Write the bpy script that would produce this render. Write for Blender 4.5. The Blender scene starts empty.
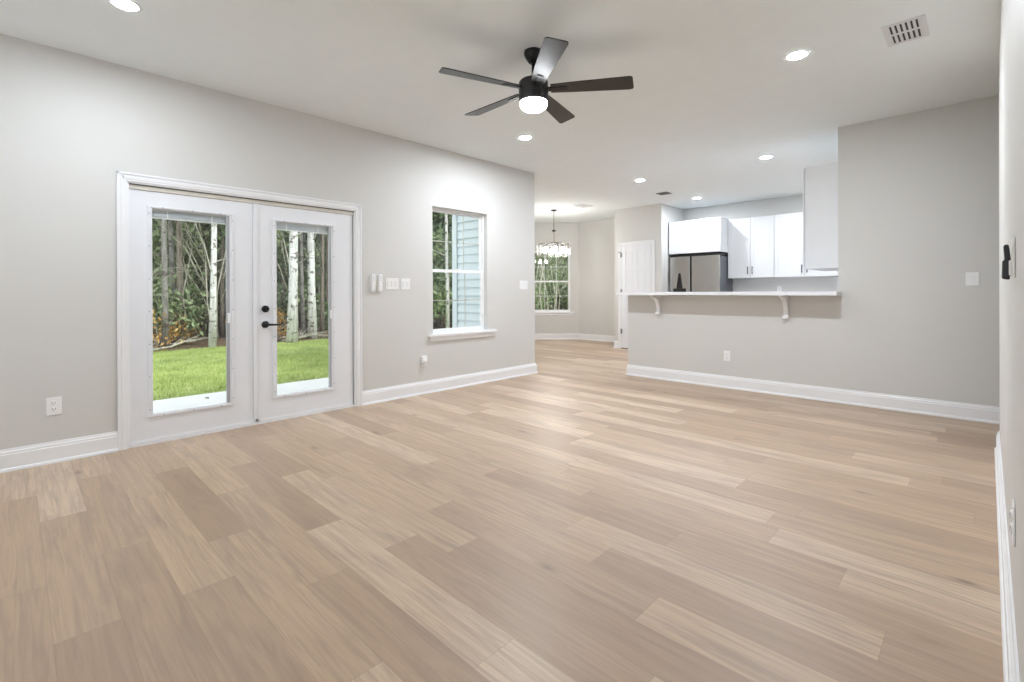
import bpy, bmesh, math, random
from mathutils import Vector, Matrix
SC = bpy.context.scene
COL = SC.collection
R = math.radians
# ------------------------------------------------------------------ camera, world, sun, exposure
CAM_H = 1.15
YAW, PITCH, ROLL, F_PX, CY = 0.770445, -0.001619, -0.00371, 482.5, 293.04
cd = bpy.data.cameras.new('camera'); cam = bpy.data.objects.new('camera', cd); COL.objects.link(cam)
cd.sensor_fit = 'HORIZONTAL'; cd.sensor_width = 36.0; cd.lens = F_PX / 1024 * 36.0
cd.shift_x = 0.0; cd.shift_y = -(341.0 - CY) / 1024.0
cd.clip_start = 0.01; cd.clip_end = 300
_F = Vector((-math.sin(YAW) * math.cos(PITCH), math.cos(YAW) * math.cos(PITCH), math.sin(PITCH)))
_R = Vector((math.cos(YAW), math.sin(YAW), 0)); _U = _R.cross(_F)
_R2 = _R * math.cos(ROLL) + _U * math.sin(ROLL); _U2 = -_R * math.sin(ROLL) + _U * math.cos(ROLL)
_m = Matrix((_R2, _U2, -_F)).transposed().to_4x4(); _m.translation = Vector((0, 0, CAM_H))
cam.matrix_world = _m
SC.camera = cam

world = bpy.data.worlds.new('world'); SC.world = world; world.use_nodes = True
bg = world.node_tree.nodes['Background']
bg.inputs[0].default_value = (0.91, 0.955, 1.0, 1); bg.inputs[1].default_value = 2.1
sd = bpy.data.lights.new('sun', 'SUN'); sd.energy = 2.0; sd.angle = R(12); sd.color = (1, 0.96, 0.9)
sun = bpy.data.objects.new('sun', sd); COL.objects.link(sun)
sun.rotation_euler = Vector((-0.62, -0.25, -0.75)).to_track_quat('-Z', 'Y').to_euler()
CAN_L = 1020.0          # luminance of the ceiling downlights
FAN_L = 32.0
BULB_L = 120.0
SC.view_settings.view_transform = 'Standard'; SC.view_settings.look = 'None'
SC.view_settings.gamma = 1; SC.view_settings.use_curve_mapping = False
SC.view_settings.exposure = 0.27
SC.cycles.use_denoising = True
SC.cycles.max_bounces = 10; SC.cycles.diffuse_bounces = 6; SC.cycles.transparent_max_bounces = 24
SC.cycles.sample_clamp_indirect = 6.0; SC.cycles.caustics_reflective = False; SC.cycles.caustics_refractive = False

# ------------------------------------------------------------------ materials
def lin(c):
    return tuple(((v / 255) / 12.92 if v / 255 <= 0.04045 else ((v / 255 + 0.055) / 1.055) ** 2.4) for v in c) + (1,)

class NT:
    def __init__(s, name):
        s.m = bpy.data.materials.new(name); s.m.use_nodes = True
        s.t = s.m.node_tree; s.b = s.t.nodes['Principled BSDF']; s.o = s.t.nodes['Material Output']
    def n(s, typ, **kw):
        nd = s.t.nodes.new(typ)
        for k, v in kw.items(): setattr(nd, k, v)
        return nd
    def l(s, a, b): s.t.links.new(a, b)
    def val(s, inp, v):
        if isinstance(v, (int, float)): inp.default_value = v
        else: s.l(v, inp)
    def math(s, op, a, b=0.0, c=None):
        nd = s.n('ShaderNodeMath', operation=op); s.val(nd.inputs[0], a); s.val(nd.inputs[1], b)
        if c is not None: s.val(nd.inputs[2], c)
        return nd.outputs[0]
    def noise(s, vec, scale, detail=3, rough=0.55):
        nd = s.n('ShaderNodeTexNoise'); s.l(vec, nd.inputs['Vector'])
        nd.inputs['Scale'].default_value = scale; nd.inputs['Detail'].default_value = detail; nd.inputs['Roughness'].default_value = rough
        return nd
    def ramp(s, fac, stops):
        nd = s.n('ShaderNodeValToRGB'); s.l(fac, nd.inputs[0]); el = nd.color_ramp.elements
        while len(el) > 1: el.remove(el[-1])
        el[0].position = stops[0][0]; el[0].color = stops[0][1]
        for p, c in stops[1:]: e = el.new(p); e.color = c
        return nd.outputs[0]
    def mix(s, f, a, b, mode='MIX'):
        nd = s.n('ShaderNodeMix', data_type='RGBA', blend_type=mode)
        s.val(nd.inputs[0], f)
        for i, v in ((6, a), (7, b)):
            if isinstance(v, tuple): nd.inputs[i].default_value = v
            else: s.l(v, nd.inputs[i])
        return nd.outputs[2]
    def bump(s, h, strength, dist=0.01):
        nd = s.n('ShaderNodeBump'); s.l(h, nd.inputs['Height']); nd.inputs['Strength'].default_value = strength
        nd.inputs['Distance'].default_value = dist; s.l(nd.outputs[0], s.b.inputs['Normal'])

def mat(name, rgb, rough=0.5, metal=0.0, var=0.03, scale=6.0, bump=0.0, bscale=200.0, emit=None, spec=0.5, coat=0.0):
    g = NT(name); tc = g.n('ShaderNodeTexCoord').outputs['Object']
    c = lin(rgb)
    if var:
        n = g.noise(tc, scale, 2).outputs[0]
        lo = tuple(v * (1 - var) for v in c[:3]) + (1,); hi = tuple(min(1, v * (1 + var)) for v in c[:3]) + (1,)
        g.l(g.ramp(n, [(0.3, lo), (0.7, hi)]), g.b.inputs['Base Color'])
    else: g.b.inputs['Base Color'].default_value = c
    g.b.inputs['Roughness'].default_value = rough; g.b.inputs['Metallic'].default_value = metal
    g.b.inputs['Specular IOR Level'].default_value = spec; g.b.inputs['Coat Weight'].default_value = coat
    if bump: g.bump(g.noise(tc, bscale, 2).outputs[0], bump, 0.002)
    if emit: g.b.inputs['Emission Color'].default_value = emit[0]; g.b.inputs['Emission Strength'].default_value = emit[1]
    return g.m

def glass_mat(name, tint=(1, 1, 1, 1), rough=0.0, refl=1.0):
    g = NT(name); t = g.n('ShaderNodeBsdfTransparent'); t.inputs[0].default_value = tint
    gl = g.n('ShaderNodeBsdfGlossy'); gl.inputs['Roughness'].default_value = rough
    fr = g.n('ShaderNodeFresnel'); bf = g.n('ShaderNodeNewGeometry').outputs['Backfacing']; g.l(g.math('SUBTRACT', 1.5, g.math('MULTIPLY', bf, 0.8333)), fr.inputs[0])
    mx = g.n('ShaderNodeMixShader'); g.l(g.math('MULTIPLY', fr.outputs[0], refl), mx.inputs[0])
    g.l(t.outputs[0], mx.inputs[1]); g.l(gl.outputs[0], mx.inputs[2]); g.l(mx.outputs[0], g.o.inputs[0])
    return g.m

def floor_mat():
    g = NT('oak_vinyl_plank'); tc = g.n('ShaderNodeTexCoord').outputs['Object']
    sp = g.n('ShaderNodeSeparateXYZ'); g.l(tc, sp.inputs[0]); X, Y = sp.outputs[0], sp.outputs[1]
    W, L = 0.178, 1.22
    yr = g.math('DIVIDE', g.math('ADD', Y, 20.03), W); row = g.math('FLOOR', yr); fy = g.math('FRACT', yr)
    wn = g.n('ShaderNodeTexWhiteNoise', noise_dimensions='1D'); g.l(row, wn.inputs['W'])
    xr = g.math('ADD', g.math('DIVIDE', g.math('ADD', X, 30.0), L), g.math('MULTIPLY', wn.outputs[0], 5.0))
    colm = g.math('FLOOR', xr); fx = g.math('FRACT', xr)
    cb = g.n('ShaderNodeCombineXYZ'); g.l(row, cb.inputs[0]); g.l(colm, cb.inputs[1])
    w2 = g.n('ShaderNodeTexWhiteNoise', noise_dimensions='2D'); g.l(cb.outputs[0], w2.inputs['Vector'])
    rnd = w2.outputs[0]
    s3 = g.n('ShaderNodeSeparateColor'); g.l(w2.outputs['Color'], s3.inputs[0])
    base = g.ramp(rnd, [(0.0, lin((172, 147, 124))), (0.3, lin((185, 160, 135))), (0.7, lin((196, 171, 145))), (1.0, lin((211, 190, 166)))])
    # grain, stretched along the plank and shifted from plank to plank
    gv = g.n('ShaderNodeCombineXYZ')
    g.l(g.math('ADD', g.math('MULTIPLY', X, 1.3), g.math('MULTIPLY', s3.outputs[0], 40.0)), gv.inputs[0])
    g.l(g.math('ADD', g.math('MULTIPLY', Y, 32.0), g.math('MULTIPLY', s3.outputs[1], 60.0)), gv.inputs[1])
    g1 = g.noise(gv.outputs[0], 1.6, 6, 0.6); g1.inputs['Distortion'].default_value = 1.1
    gv2 = g.n('ShaderNodeCombineXYZ')
    g.l(g.math('ADD', g.math('MULTIPLY', X, 0.8), g.math('MULTIPLY', s3.outputs[2], 30.0)), gv2.inputs[0])
    g.l(g.math('ADD', g.math('MULTIPLY', Y, 5.0), g.math('MULTIPLY', rnd, 50.0)), gv2.inputs[1])
    g2 = g.noise(gv2.outputs[0], 1.7, 5, 0.62); g2.inputs['Distortion'].default_value = 0.8
    c = g.mix(g.ramp(g1.outputs[0], [(0.36, (0, 0, 0, 1)), (0.62, (1, 1, 1, 1))]), lin((154, 130, 112)), base)
    c = g.mix(0.55, base, c)
    c = g.mix(g.ramp(g2.outputs[0], [(0.50, (0, 0, 0, 1)), (0.72, (0.55, 0.55, 0.55, 1))]), c, lin((146, 128, 114)))
    # knots
    kv = g.n('ShaderNodeCombineXYZ')
    g.l(g.math('ADD', g.math('MULTIPLY', X, 1.6), g.math('MULTIPLY', rnd, 17.0)), kv.inputs[0]); g.l(g.math('MULTIPLY', Y, 4.2), kv.inputs[1])
    vo = g.n('ShaderNodeTexVoronoi'); g.l(kv.outputs[0], vo.inputs['Vector']); vo.inputs['Scale'].default_value = 0.9
    kn = g.ramp(vo.outputs['Distance'], [(0.015, (0.85, 0.85, 0.85, 1)), (0.06, (0.25, 0.25, 0.25, 1)), (0.12, (0, 0, 0, 1))])
    c = g.mix(kn, c, lin((122, 104, 92)))
    # seams
    ey = g.math('MINIMUM', fy, g.math('SUBTRACT', 1.0, fy)); ex = g.math('MINIMUM', fx, g.math('SUBTRACT', 1.0, fx))
    sy = g.math('LESS_THAN', g.math('MULTIPLY', ey, W), 0.0011); sx = g.math('LESS_THAN', g.math('MULTIPLY', ex, L), 0.0013)
    seam = g.math('MAXIMUM', sy, sx)
    c = g.mix(g.math('MULTIPLY', seam, 0.28), c, lin((120, 98, 84)))
    g.l(c, g.b.inputs['Base Color'])
    g.val(g.b.inputs['Roughness'], g.math('ADD', 0.36, g.math('MULTIPLY', g1.outputs[0], 0.10)))
    g.b.inputs['Specular IOR Level'].default_value = 0.5
    g.bump(g.math('SUBTRACT', g.math('MULTIPLY', g1.outputs[0], 0.25), seam), 0.06, 0.002)
    return g.m

def leaf_mat(name, stops, scale=0.9):
    g = NT(name); tc = g.n('ShaderNodeNewGeometry').outputs['Position']
    n = g.noise(tc, scale * 6, 3).outputs[0]
    g.l(g.ramp(n, stops), g.b.inputs['Base Color']); g.b.inputs['Roughness'].default_value = 0.6
    return g.m

def bark_mat(name, lo, hi, spot=None):
    g = NT(name); tc = g.n('ShaderNodeTexCoord').outputs['Object']
    mp = g.n('ShaderNodeMapping'); g.l(tc, mp.inputs[0]); mp.inputs['Scale'].default_value = (9, 9, 1.6)
    n = g.noise(mp.outputs[0], 1.5, 5, 0.65).outputs[0]
    c = g.ramp(n, [(0.35, lin(lo)), (0.62, lin(hi))])
    if spot:
        mp2 = g.n('ShaderNodeMapping'); g.l(tc, mp2.inputs[0]); mp2.inputs['Scale'].default_value = (6, 6, 9)
        n2 = g.noise(mp2.outputs[0], 1.0, 3).outputs[0]
        c = g.mix(g.ramp(n2, [(0.56, (0, 0, 0, 1)), (0.62, (0.85, 0.85, 0.85, 1))]), c, lin(spot))
    g.l(c, g.b.inputs['Base Color']); g.b.inputs['Roughness'].default_value = 0.9
    g.bump(n, 0.6, 0.02)
    return g.m

def siding_mat(): return mat('painted_siding', (206, 214, 220), 0.6, var=0.02)
def soil_mat():
    g = NT('leaf_litter'); tc = g.n('ShaderNodeTexCoord').outputs['Object']
    n = g.noise(tc, 14, 6, 0.7).outputs[0]; n2 = g.noise(tc, 1.2, 2).outputs[0]
    c = g.ramp(n, [(0.3, lin((58, 45, 36))), (0.5, lin((118, 92, 72))), (0.66, lin((160, 140, 118))), (0.8, lin((98, 70, 50)))])
    c = g.mix(g.ramp(n2, [(0.4, (0, 0, 0, 1)), (0.6, (0.6, 0.6, 0.6, 1))]), c, lin((86, 84, 50)))
    g.l(c, g.b.inputs['Base Color']); g.b.inputs['Roughness'].default_value = 1; g.bump(n, 1, 0.06)
    return g.m
def grass_mat(name, k=1.0):
    g = NT(name); tc = g.n('ShaderNodeNewGeometry').outputs['Position']
    n = g.noise(tc, 2.2, 5, 0.7).outputs[0]
    c = g.ramp(n, [(0.3, lin((122 * k, 138 * k, 74 * k))), (0.5, lin((146 * k, 162 * k, 92 * k))), (0.72, lin((172 * k, 182 * k, 116 * k)))])
    g.l(c, g.b.inputs['Base Color']); g.b.inputs['Roughness'].default_value = 0.8
    return g.m

M = {}
M['wall'] = mat('greige_wall_paint', (211, 210, 207), 0.55, var=0.012, scale=1.5, bump=0.05, bscale=160, spec=0.4)
M['ceiling'] = mat('flat_ceiling_paint', (232, 237, 238), 0.85, var=0.01, bump=0.06, bscale=120)
M['trim'] = mat('white_trim_enamel', (238, 239, 241), 0.35, var=0.01)
M['door'] = mat('white_door_enamel', (232, 234, 238), 0.32, var=0.01)
M['cab'] = mat('white_cabinet_paint', (226, 228, 231), 0.35, var=0.008)
M['floor'] = floor_mat()
M['vinyl'] = mat('white_window_vinyl', (240, 241, 242), 0.4, var=0.01)
M['grille'] = mat('grille_bar', (205, 200, 190), 0.5, var=0.02)
M['plastic'] = mat('white_plastic', (240, 240, 240), 0.3, var=0.01)
M['greyplastic'] = mat('grey_plastic', (170, 172, 176), 0.45)
M['black'] = mat('matte_black_metal', (22, 22, 23), 0.38, metal=0.3, var=0.05)
M['dark'] = mat('dark_rubber', (60, 58, 55), 0.8)  # seal rubber; doubles as painted shade in gaps and duct
M['blackgloss'] = mat('black_plastic', (24, 24, 26), 0.3)
M['slat'] = mat('grey_blind_slat', (205, 209, 215), 0.5)
M['weather'] = mat('beige_weatherstrip', (205, 200, 190), 0.7)
M['nickel'] = mat('brushed_nickel', (150, 148, 145), 0.35, metal=0.9)
M['steel'] = mat('stainless_steel', (186, 184, 182), 0.24, metal=1.0, var=0.02)
M['steelside'] = mat('grey_painted_steel', (112, 115, 120), 0.45, metal=0.3)
M['counter'] = mat('white_quartz', (236, 236, 240), 0.22, var=0.03, scale=9)
M['bronze'] = mat('dark_bronze_metal', (62, 58, 54), 0.4, metal=0.6)
M['motor'] = mat('dark_graphite_metal', (52, 52, 54), 0.42, metal=0.4)
M['ventgrey'] = mat('register_shadow_grey', (120, 120, 122), 0.6)  # plain grey of the small vent by the pantry
M['ventwhite'] = mat('register_white_enamel', (215, 215, 216), 0.4)
M['can'] = mat('can_light_diffuser', (255, 255, 255), 0.5, var=0, emit=((0.895, 0.955, 1.035, 1), CAN_L))
M['kitchencan'] = mat('dimmed_light_diffuser', (255, 255, 255), 0.5, var=0, emit=((0.895, 0.955, 1.035, 1), CAN_L * 0.58))
M['fanlight'] = mat('fan_light_glass', (255, 255, 255), 0.5, var=0, emit=((0.94, 0.97, 1.0, 1), FAN_L))
M['bulb'] = mat('lit_bulb', (255, 255, 255), 0.5, var=0, emit=((1, 0.98, 0.95, 1), BULB_L))
M['glass'] = glass_mat('window_glass', (0.97, 0.985, 0.98, 1))
M['tealglass'] = glass_mat('coated_window_glass', (0.965, 0.985, 0.98, 1))
M['crystal'] = glass_mat('seeded_glass', (0.97, 0.97, 0.97, 1), 0.12, 2.2)
M['concrete'] = mat('pale_concrete', (216, 216, 216), 0.85, var=0.04, scale=3)
M['soil'] = soil_mat(); M['turf'] = grass_mat('turf'); M['blade'] = grass_mat('grass_blades', 1.08)
M['siding'] = siding_mat()
M['bark'] = bark_mat('grey_brown_bark', (84, 76, 70), (142, 132, 122))
M['pale'] = bark_mat('pale_mottled_bark', (176, 172, 170), (226, 226, 228), (96, 84, 76))
M['midbark'] = bark_mat('silver_grey_bark', (96, 93, 90), (146, 143, 140), (82, 72, 66))
M['twig'] = bark_mat('bleached_twig', (128, 122, 108), (196, 192, 180))
M['leafd'] = leaf_mat('dark_evergreen_leaves', [(0.3, lin((56, 70, 50))), (0.5, lin((96, 112, 82))), (0.7, lin((146, 158, 124)))])
M['leafm'] = leaf_mat('mid_green_leaves', [(0.3, lin((76, 94, 64))), (0.5, lin((122, 140, 98))), (0.72, lin((170, 184, 138)))])
M['leafo'] = leaf_mat('autumn_leaves', [(0.3, lin((120, 100, 50))), (0.5, lin((176, 128, 62))), (0.7, lin((196, 178, 110)))])
M['leafy'] = leaf_mat('yellow_green_leaves', [(0.3, lin((150, 160, 80))), (0.7, lin((190, 194, 120)))])

# ------------------------------------------------------------------ mesh helpers
class MB:
    def __init__(s): s.v = []; s.f = []; s.sm = []
    def add(s, vs, fs, smooth=False):
        o = len(s.v); s.v += [tuple(v) for v in vs]; s.f += [tuple(i + o for i in f) for f in fs]; s.sm += [smooth] * len(fs)
        return s
    def box(s, a, b, rot=None, piv=None):
        x0, y0, z0 = a; x1, y1, z1 = b
        if x0 > x1: x0, x1 = x1, x0
        if y0 > y1: y0, y1 = y1, y0
        if z0 > z1: z0, z1 = z1, z0
        vs = [Vector(p) for p in ((x0, y0, z0), (x1, y0, z0), (x1, y1, z0), (x0, y1, z0), (x0, y0, z1), (x1, y0, z1), (x1, y1, z1), (x0, y1, z1))]
        if rot:
            c = Vector(piv) if piv else sum(vs, Vector()) / 8
            vs = [c + rot @ (v - c) for v in vs]
        return s.add(vs, [(0, 3, 2, 1), (4, 5, 6, 7), (0, 1, 5, 4), (1, 2, 6, 5), (2, 3, 7, 6), (3, 0, 4, 7)])
    def frame(s, x0, z0, x1, z1, w, y0, y1, wb=None, wt=None, wr=None):
        wb = wb or w; wt = wt or w; wr = wr or w
        s.box((x0, y0, z0), (x0 + w, y1, z1)); s.box((x1 - wr, y0, z0), (x1, y1, z1))
        s.box((x0 + w, y0, z0), (x1 - wr, y1, z0 + wb)); s.box((x0 + w, y0, z1 - wt), (x1 - wr, y1, z1)); return s
    def lathe(s, prof, seg=24, c=(0, 0, 0), axis='Z', smooth=True):
        vs = []; n = len(prof)
        for r, h in prof:
            for k in range(seg):
                a = 2 * math.pi * k / seg; p = (r * math.cos(a), r * math.sin(a), h)
                if axis == 'Y': p = (p[0], p[2], p[1])
                if axis == 'X': p = (p[2], p[0], p[1])
                vs.append((p[0] + c[0], p[1] + c[1], p[2] + c[2]))
        fs = [(i * seg + k, i * seg + (k + 1) % seg, (i + 1) * seg + (k + 1) % seg, (i + 1) * seg + k) for i in range(n - 1) for k in range(seg)]
        s.add(vs, fs, smooth)
        o = len(s.v) - len(vs)
        if prof[0][0] > 1e-5: s.f.append(tuple(o + k for k in reversed(range(seg)))); s.sm.append(False)
        if prof[-1][0] > 1e-5: s.f.append(tuple(o + (n - 1) * seg + k for k in range(seg))); s.sm.append(False)
        return s
    def tube(s, pts, rad, seg=8, smooth=True):
        pts = [Vector(p) for p in pts]; rad = rad if isinstance(rad, (list, tuple)) else [rad] * len(pts)
        vs = []; u = None
        for i, p in enumerate(pts):
            d = (pts[min(i + 1, len(pts) - 1)] - pts[max(i - 1, 0)]).normalized()
            if u is None: u = d.orthogonal().normalized()
            else: u = (u - d * u.dot(d)); u = u.normalized() if u.length > 1e-6 else d.orthogonal().normalized()
            w = d.cross(u)
            for k in range(seg):
                a = 2 * math.pi * k / seg; vs.append(p + (u * math.cos(a) + w * math.sin(a)) * rad[i])
        n = len(pts)
        fs = [(i * seg + k, i * seg + (k + 1) % seg, (i + 1) * seg + (k + 1) % seg, (i + 1) * seg + k) for i in range(n - 1) for k in range(seg)]
        s.add(vs, fs, smooth); o = len(s.v) - len(vs)
        s.f.append(tuple(o + k for k in reversed(range(seg)))); s.f.append(tuple(o + (n - 1) * seg + k for k in range(seg))); s.sm += [False, False]
        return s
    def prism(s, poly, z0, z1):      # polygon in xy, extruded in z
        n = len(poly); vs = [(x, y, z0) for x, y in poly] + [(x, y, z1) for x, y in poly]
        return s.add(vs, [tuple(reversed(range(n))), tuple(range(n, 2 * n))] + [(k, (k + 1) % n, n + (k + 1) % n, n + k) for k in range(n)])
    def extrude(s, prof, p0, p1, out, m0=0.0, m1=0.0):   # profile (offset along out, z) swept from p0 to p1; m0, m1 mitre slopes
        p0 = Vector((*p0, 0)); p1 = Vector((*p1, 0)); out = Vector((*out, 0)).normalized(); d = (p1 - p0).normalized(); n = len(prof)
        vs = [p0 + out * o + d * (m0 * o) + Vector((0, 0, z)) for o, z in prof] + [p1 + out * o + d * (m1 * o) + Vector((0, 0, z)) for o, z in prof]
        return s.add(vs, [tuple(range(n)), tuple(reversed(range(n, 2 * n)))] + [(k, n + k, n + (k + 1) % n, (k + 1) % n) for k in range(n)])
    def build(s, name, m, parent=None, bevel=0.0, seg=2, loc=None, rotz=None):
        me = bpy.data.meshes.new(name); me.from_pydata(s.v, [], s.f); me.update()
        me.polygons.foreach_set('use_smooth', s.sm)
        bm = bmesh.new(); bm.from_mesh(me); bmesh.ops.recalc_face_normals(bm, faces=bm.faces); bm.to_mesh(me); bm.free()
        me.materials.append(m if not isinstance(m, str) else M[m])
        o = bpy.data.objects.new(name, me); COL.objects.link(o)
        if parent: o.parent = parent
        if loc: o.location = loc
        if rotz is not None: o.rotation_euler = (0, 0, rotz)
        if bevel:
            b = o.modifiers.new('bevel', 'BEVEL'); b.width = bevel; b.segments = seg; b.limit_method = 'ANGLE'; b.angle_limit = R(40)
            b.harden_normals = False
        return o

def tag(o, label=None, cat=None, group=None, kind=None):
    if label: o['label'] = label
    if cat: o['category'] = cat
    if group: o['group'] = group
    if kind: o['kind'] = kind
    return o
def empty(name, loc=(0, 0, 0), rotz=0.0, label=None, cat=None, group=None, kind=None):
    o = bpy.data.objects.new(name, None); COL.objects.link(o); o.location = loc; o.rotation_euler = (0, 0, rotz)
    o.empty_display_size = 0.1
    return tag(o, label, cat, group, kind)
def dup(root, loc, rotz=None, label=None, group=None, scale=None):
    r = root.copy(); COL.objects.link(r); r.location = loc
    if rotz is not None: r.rotation_euler = (0, 0, rotz)
    if label: r['label'] = label
    if group: r['group'] = group
    if scale: r.scale = (scale,) * 3
    for ch in list(root.children):
        c = ch.copy(); COL.objects.link(c); c.parent = r
        for g in ch.children:
            d = g.copy(); COL.objects.link(d); d.parent = c
    return r
def struct(name, mb, m, label, parent=None, bevel=0.0):
    return tag(mb.build(name, m, parent, bevel), label, None, None, 'structure')

# ------------------------------------------------------------------ the rooms: dimensions in metres
XL, YB, H, TH = -4.539, 5.91, 2.834, 0.14
XR = 0.085                      # right wall
YF = -1.7                       # wall behind the camera
DY0, DY1, DZ = 0.582, 2.402, 1.985     # french door opening
WY0, WY1, WZ0, WZ1 = 3.362, 4.222, 0.665, 2.152
YK = 9.55                       # far wall of kitchen and nook
XK = -1.05                      # end of the tall partition / kitchen right wall
XP0, XP1, YP = -5.40, -4.365, 8.60     # pantry block
s2 = math.sqrt(0.5)

fl = MB()
fl.prism([(XL - 0.12, YF), (1.5, YF), (1.5, 9.69), (-7.05, 9.69), (-8.12, 8.6), (-8.12, 6.8), (-6.3, 5.0), (XL - 0.12, 5.0)], -0.06, 0.0)
struct('floor', fl, 'floor', 'light oak vinyl plank floor running through the rooms')
ce = MB(); ce.prism([(XL - 0.14, YF - 0.1), (1.6, YF - 0.1), (1.6, 9.7), (-7.1, 9.7), (-8.15, 8.6), (-8.15, 6.8), (-6.35, 4.98), (XL - 0.14, 4.98)], H, H + 0.12)
struct('ceiling', ce, 'ceiling', 'flat off-white ceiling over the living room, nook and kitchen')
rf = MB(); rf.box((-5.05, -2.2, H + 0.125), (2.0, 10.2, H + 0.32)); rf.box((-8.6, 4.6, H + 0.125), (-5.05, 10.2, H + 0.32))
struct('roof', rf, 'trim', 'roof deck with a short eave over the patio side')

w = MB()                        # left wall with door and window openings
x0, x1 = XL - TH, XL
w.box((x0, YF, 0), (x1, DY0, H)); w.box((x0, DY0, DZ), (x1, DY1, H)); w.box((x0, DY1, 0), (x1, WY0, H))
w.box((x0, WY0, 0), (x1, WY1, WZ0)); w.box((x0, WY0, WZ1), (x1, WY1, H)); w.box((x0, WY1, 0), (x1, 5.0, H))
struct('wall_left', w, 'wall', 'light greige wall with the patio doors and a window')
w = MB(); w.box((XK, YB, 0), (1.5, YB + 0.12, H)); w.box((-3.5, YB, 0), (XK, YB + 0.12, 1.10))
struct('wall_back', w, 'wall', 'greige partition with the half wall under the breakfast bar')
def xr(y): return 0.057 + 0.0082 * y
w = MB(); w.prism([(xr(YF), YF), (0.22, YF), (0.22, 4.9), (xr(4.9), 4.9)], 0, H);
struct('wall_right', w, 'wall', 'greige wall close on the right, ending at a hall opening')
w = MB(); w.box((XL - TH, YF - 0.12, 0), (1.5, YF, 0.6)); w.box((XL - TH, YF - 0.12, 2.2), (1.5, YF, H))
for a_, c_ in ((XL - TH, -4.0), (-2.3, -1.9), (-0.2, 1.5)): w.box((a_, YF - 0.12, 0.6), (c_, YF, 2.2))  # leaves two window openings, added out of view for daylight fill
struct('wall_front', w, 'wall', 'greige wall opposite the breakfast bar')
w = MB(); w.box((1.38, YF, 0), (1.5, YB, H)); struct('wall_hall', w, 'wall', 'greige hall wall')
w = MB(); w.box((XK, YB + 0.12, 0), (XK + 0.12, YK, H)); struct('wall_kitchen_right', w, 'wall', 'greige kitchen wall behind the side cabinet')
w = MB(); w.box((-7.06, YK, 0), (XK + 0.12, YK + 0.14, H)); struct('wall_far', w, 'wall', 'far greige wall of kitchen and nook')
w = MB(); w.box((XP0, YP, 0), (XP1, YP + 0.1, H)); w.box((XP0, YP + 0.1, 0), (XP0 + 0.1, YK, H)); w.box((XP1 - 0.1, YP + 0.1, 0), (XP1, YK, H))
struct('wall_pantry', w, 'wall', 'greige pantry walls around the panelled door')
w = MB(); w.prism([(-6.13, 5.0), (XL, 5.0), (XL, 5.138), (XL - 0.004, 5.146), (XL - 0.012, 5.15), (-6.13, 5.15)], 0, H); struct('wall_nook_south', w, 'wall', 'nook wall turning out from the living room')
w = MB(); w.box((-8.14, 6.8, 0), (-8.0, 8.57, H)); struct('wall_nook_left', w, 'wall', 'short nook bay wall')
w = MB(); w.prism([(-6.13, 5.15), (-8.0, 6.84), (-8.14, 6.80), (-6.13, 5.0)], 0, H); struct('wall_nook_bay', w, 'wall', 'slanted nook bay wall')
# slanted bay wall with the nook window, local frame: x along wall, y outward
def local(o, loc, rotz): o.location = loc; o.rotation_euler = (0, 0, rotz); return o
DL = 1.414
w = MB()                        # origin at (-8.0, 8.55); x runs to (-7.0, 9.55)
NW0, NW1 = DL - 1.165, DL - 0.205
NW0 = DL - 1.165
w.box((-0.06, 0, 0), (NW0, 0.14, H)); w.box((NW1, 0, 0), (DL + 0.06, 0.14, H)); w.box((NW0, 0, 0), (NW1, 0.14, WZ0)); w.box((NW0, 0, WZ1), (NW1, 0.14, H))
o = struct('wall_nook_diagonal', w, 'wall', 'slanted nook wall holding the far window'); local(o, (-8.0, 8.55, 0), R(45))

# exterior siding on the jutting nook wall
w = MB(); k = 0; z = -0.2
while z < H:
    z1 = min(z + 0.13, H)
    w.add([(-6.10, 4.985, z1), (-4.69, 4.985, z1), (-4.69, 4.958, z), (-6.10, 4.958, z), (-6.10, 4.999, z1), (-4.69, 4.999, z1), (-4.69, 4.999, z), (-6.10, 4.999, z)],
          [(0, 1, 2, 3), (4, 7, 6, 5), (3, 2, 6, 7), (0, 4, 5, 1), (0, 3, 7, 4), (1, 5, 6, 2)]); z = z1
struct('wall_siding', w, 'siding', 'pale blue-green lap siding outside the window')
w = MB(); w.box((-6.15, 4.945, -0.2), (-6.04, 4.999, H)); struct('trim_corner_board', w, 'siding', 'siding corner board')
w = MB(); w.box((XL - TH - 0.6, YF - 0.2, -0.32), (1.6, 9.8, -0.062)); w.box((-8.2, 5.0, -0.32), (XL - TH - 0.6, 9.75, -0.062))
struct('foundation', w, 'concrete', 'concrete house foundation')

# baseboards
BP = [(0, 0), (0.026, 0), (0.026, 0.008), (0.022, 0.018), (0.015, 0.022), (0.015, 0.108), (0.012, 0.112), (0.012, 0.124), (0.007, 0.132), (0.005, 0.145), (0, 0.145)]
BP2 = [(0, 0), (0.026, 0), (0.026, 0.008), (0.022, 0.018), (0.017, 0.022), (0.017, 0.108), (0.013, 0.112), (0.013, 0.124), (0.008, 0.132), (0.006, 0.145), (0, 0.145)]
CW = 0.063
b = MB(); b.extrude(BP, (XL, YF), (XL, DY0 - CW), (1, 0)); b.extrude(BP, (XL, DY1 + CW), (XL, 5.15), (1, 0), 0, 1); b.extrude(BP, (XL, 5.15), (-6.13, 5.15), (0, 1), -1, -1 * 0.41)
struct('baseboard_left', b, 'trim', 'white moulded baseboard along the left wall')
b = MB(); b.extrude(BP2, (-3.5, YB), (1.3, YB), (0, -1), -1, 0); b.extrude(BP2, (-3.5, YB), (-3.5, YB + 0.12), (-1, 0), -1, 1); b.extrude(BP2, (-3.5, YB + 0.12), (XK, YB + 0.12), (0, 1), -1, 0)
struct('baseboard_back', b, 'trim', 'white moulded baseboard along the half wall and partition')
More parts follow.
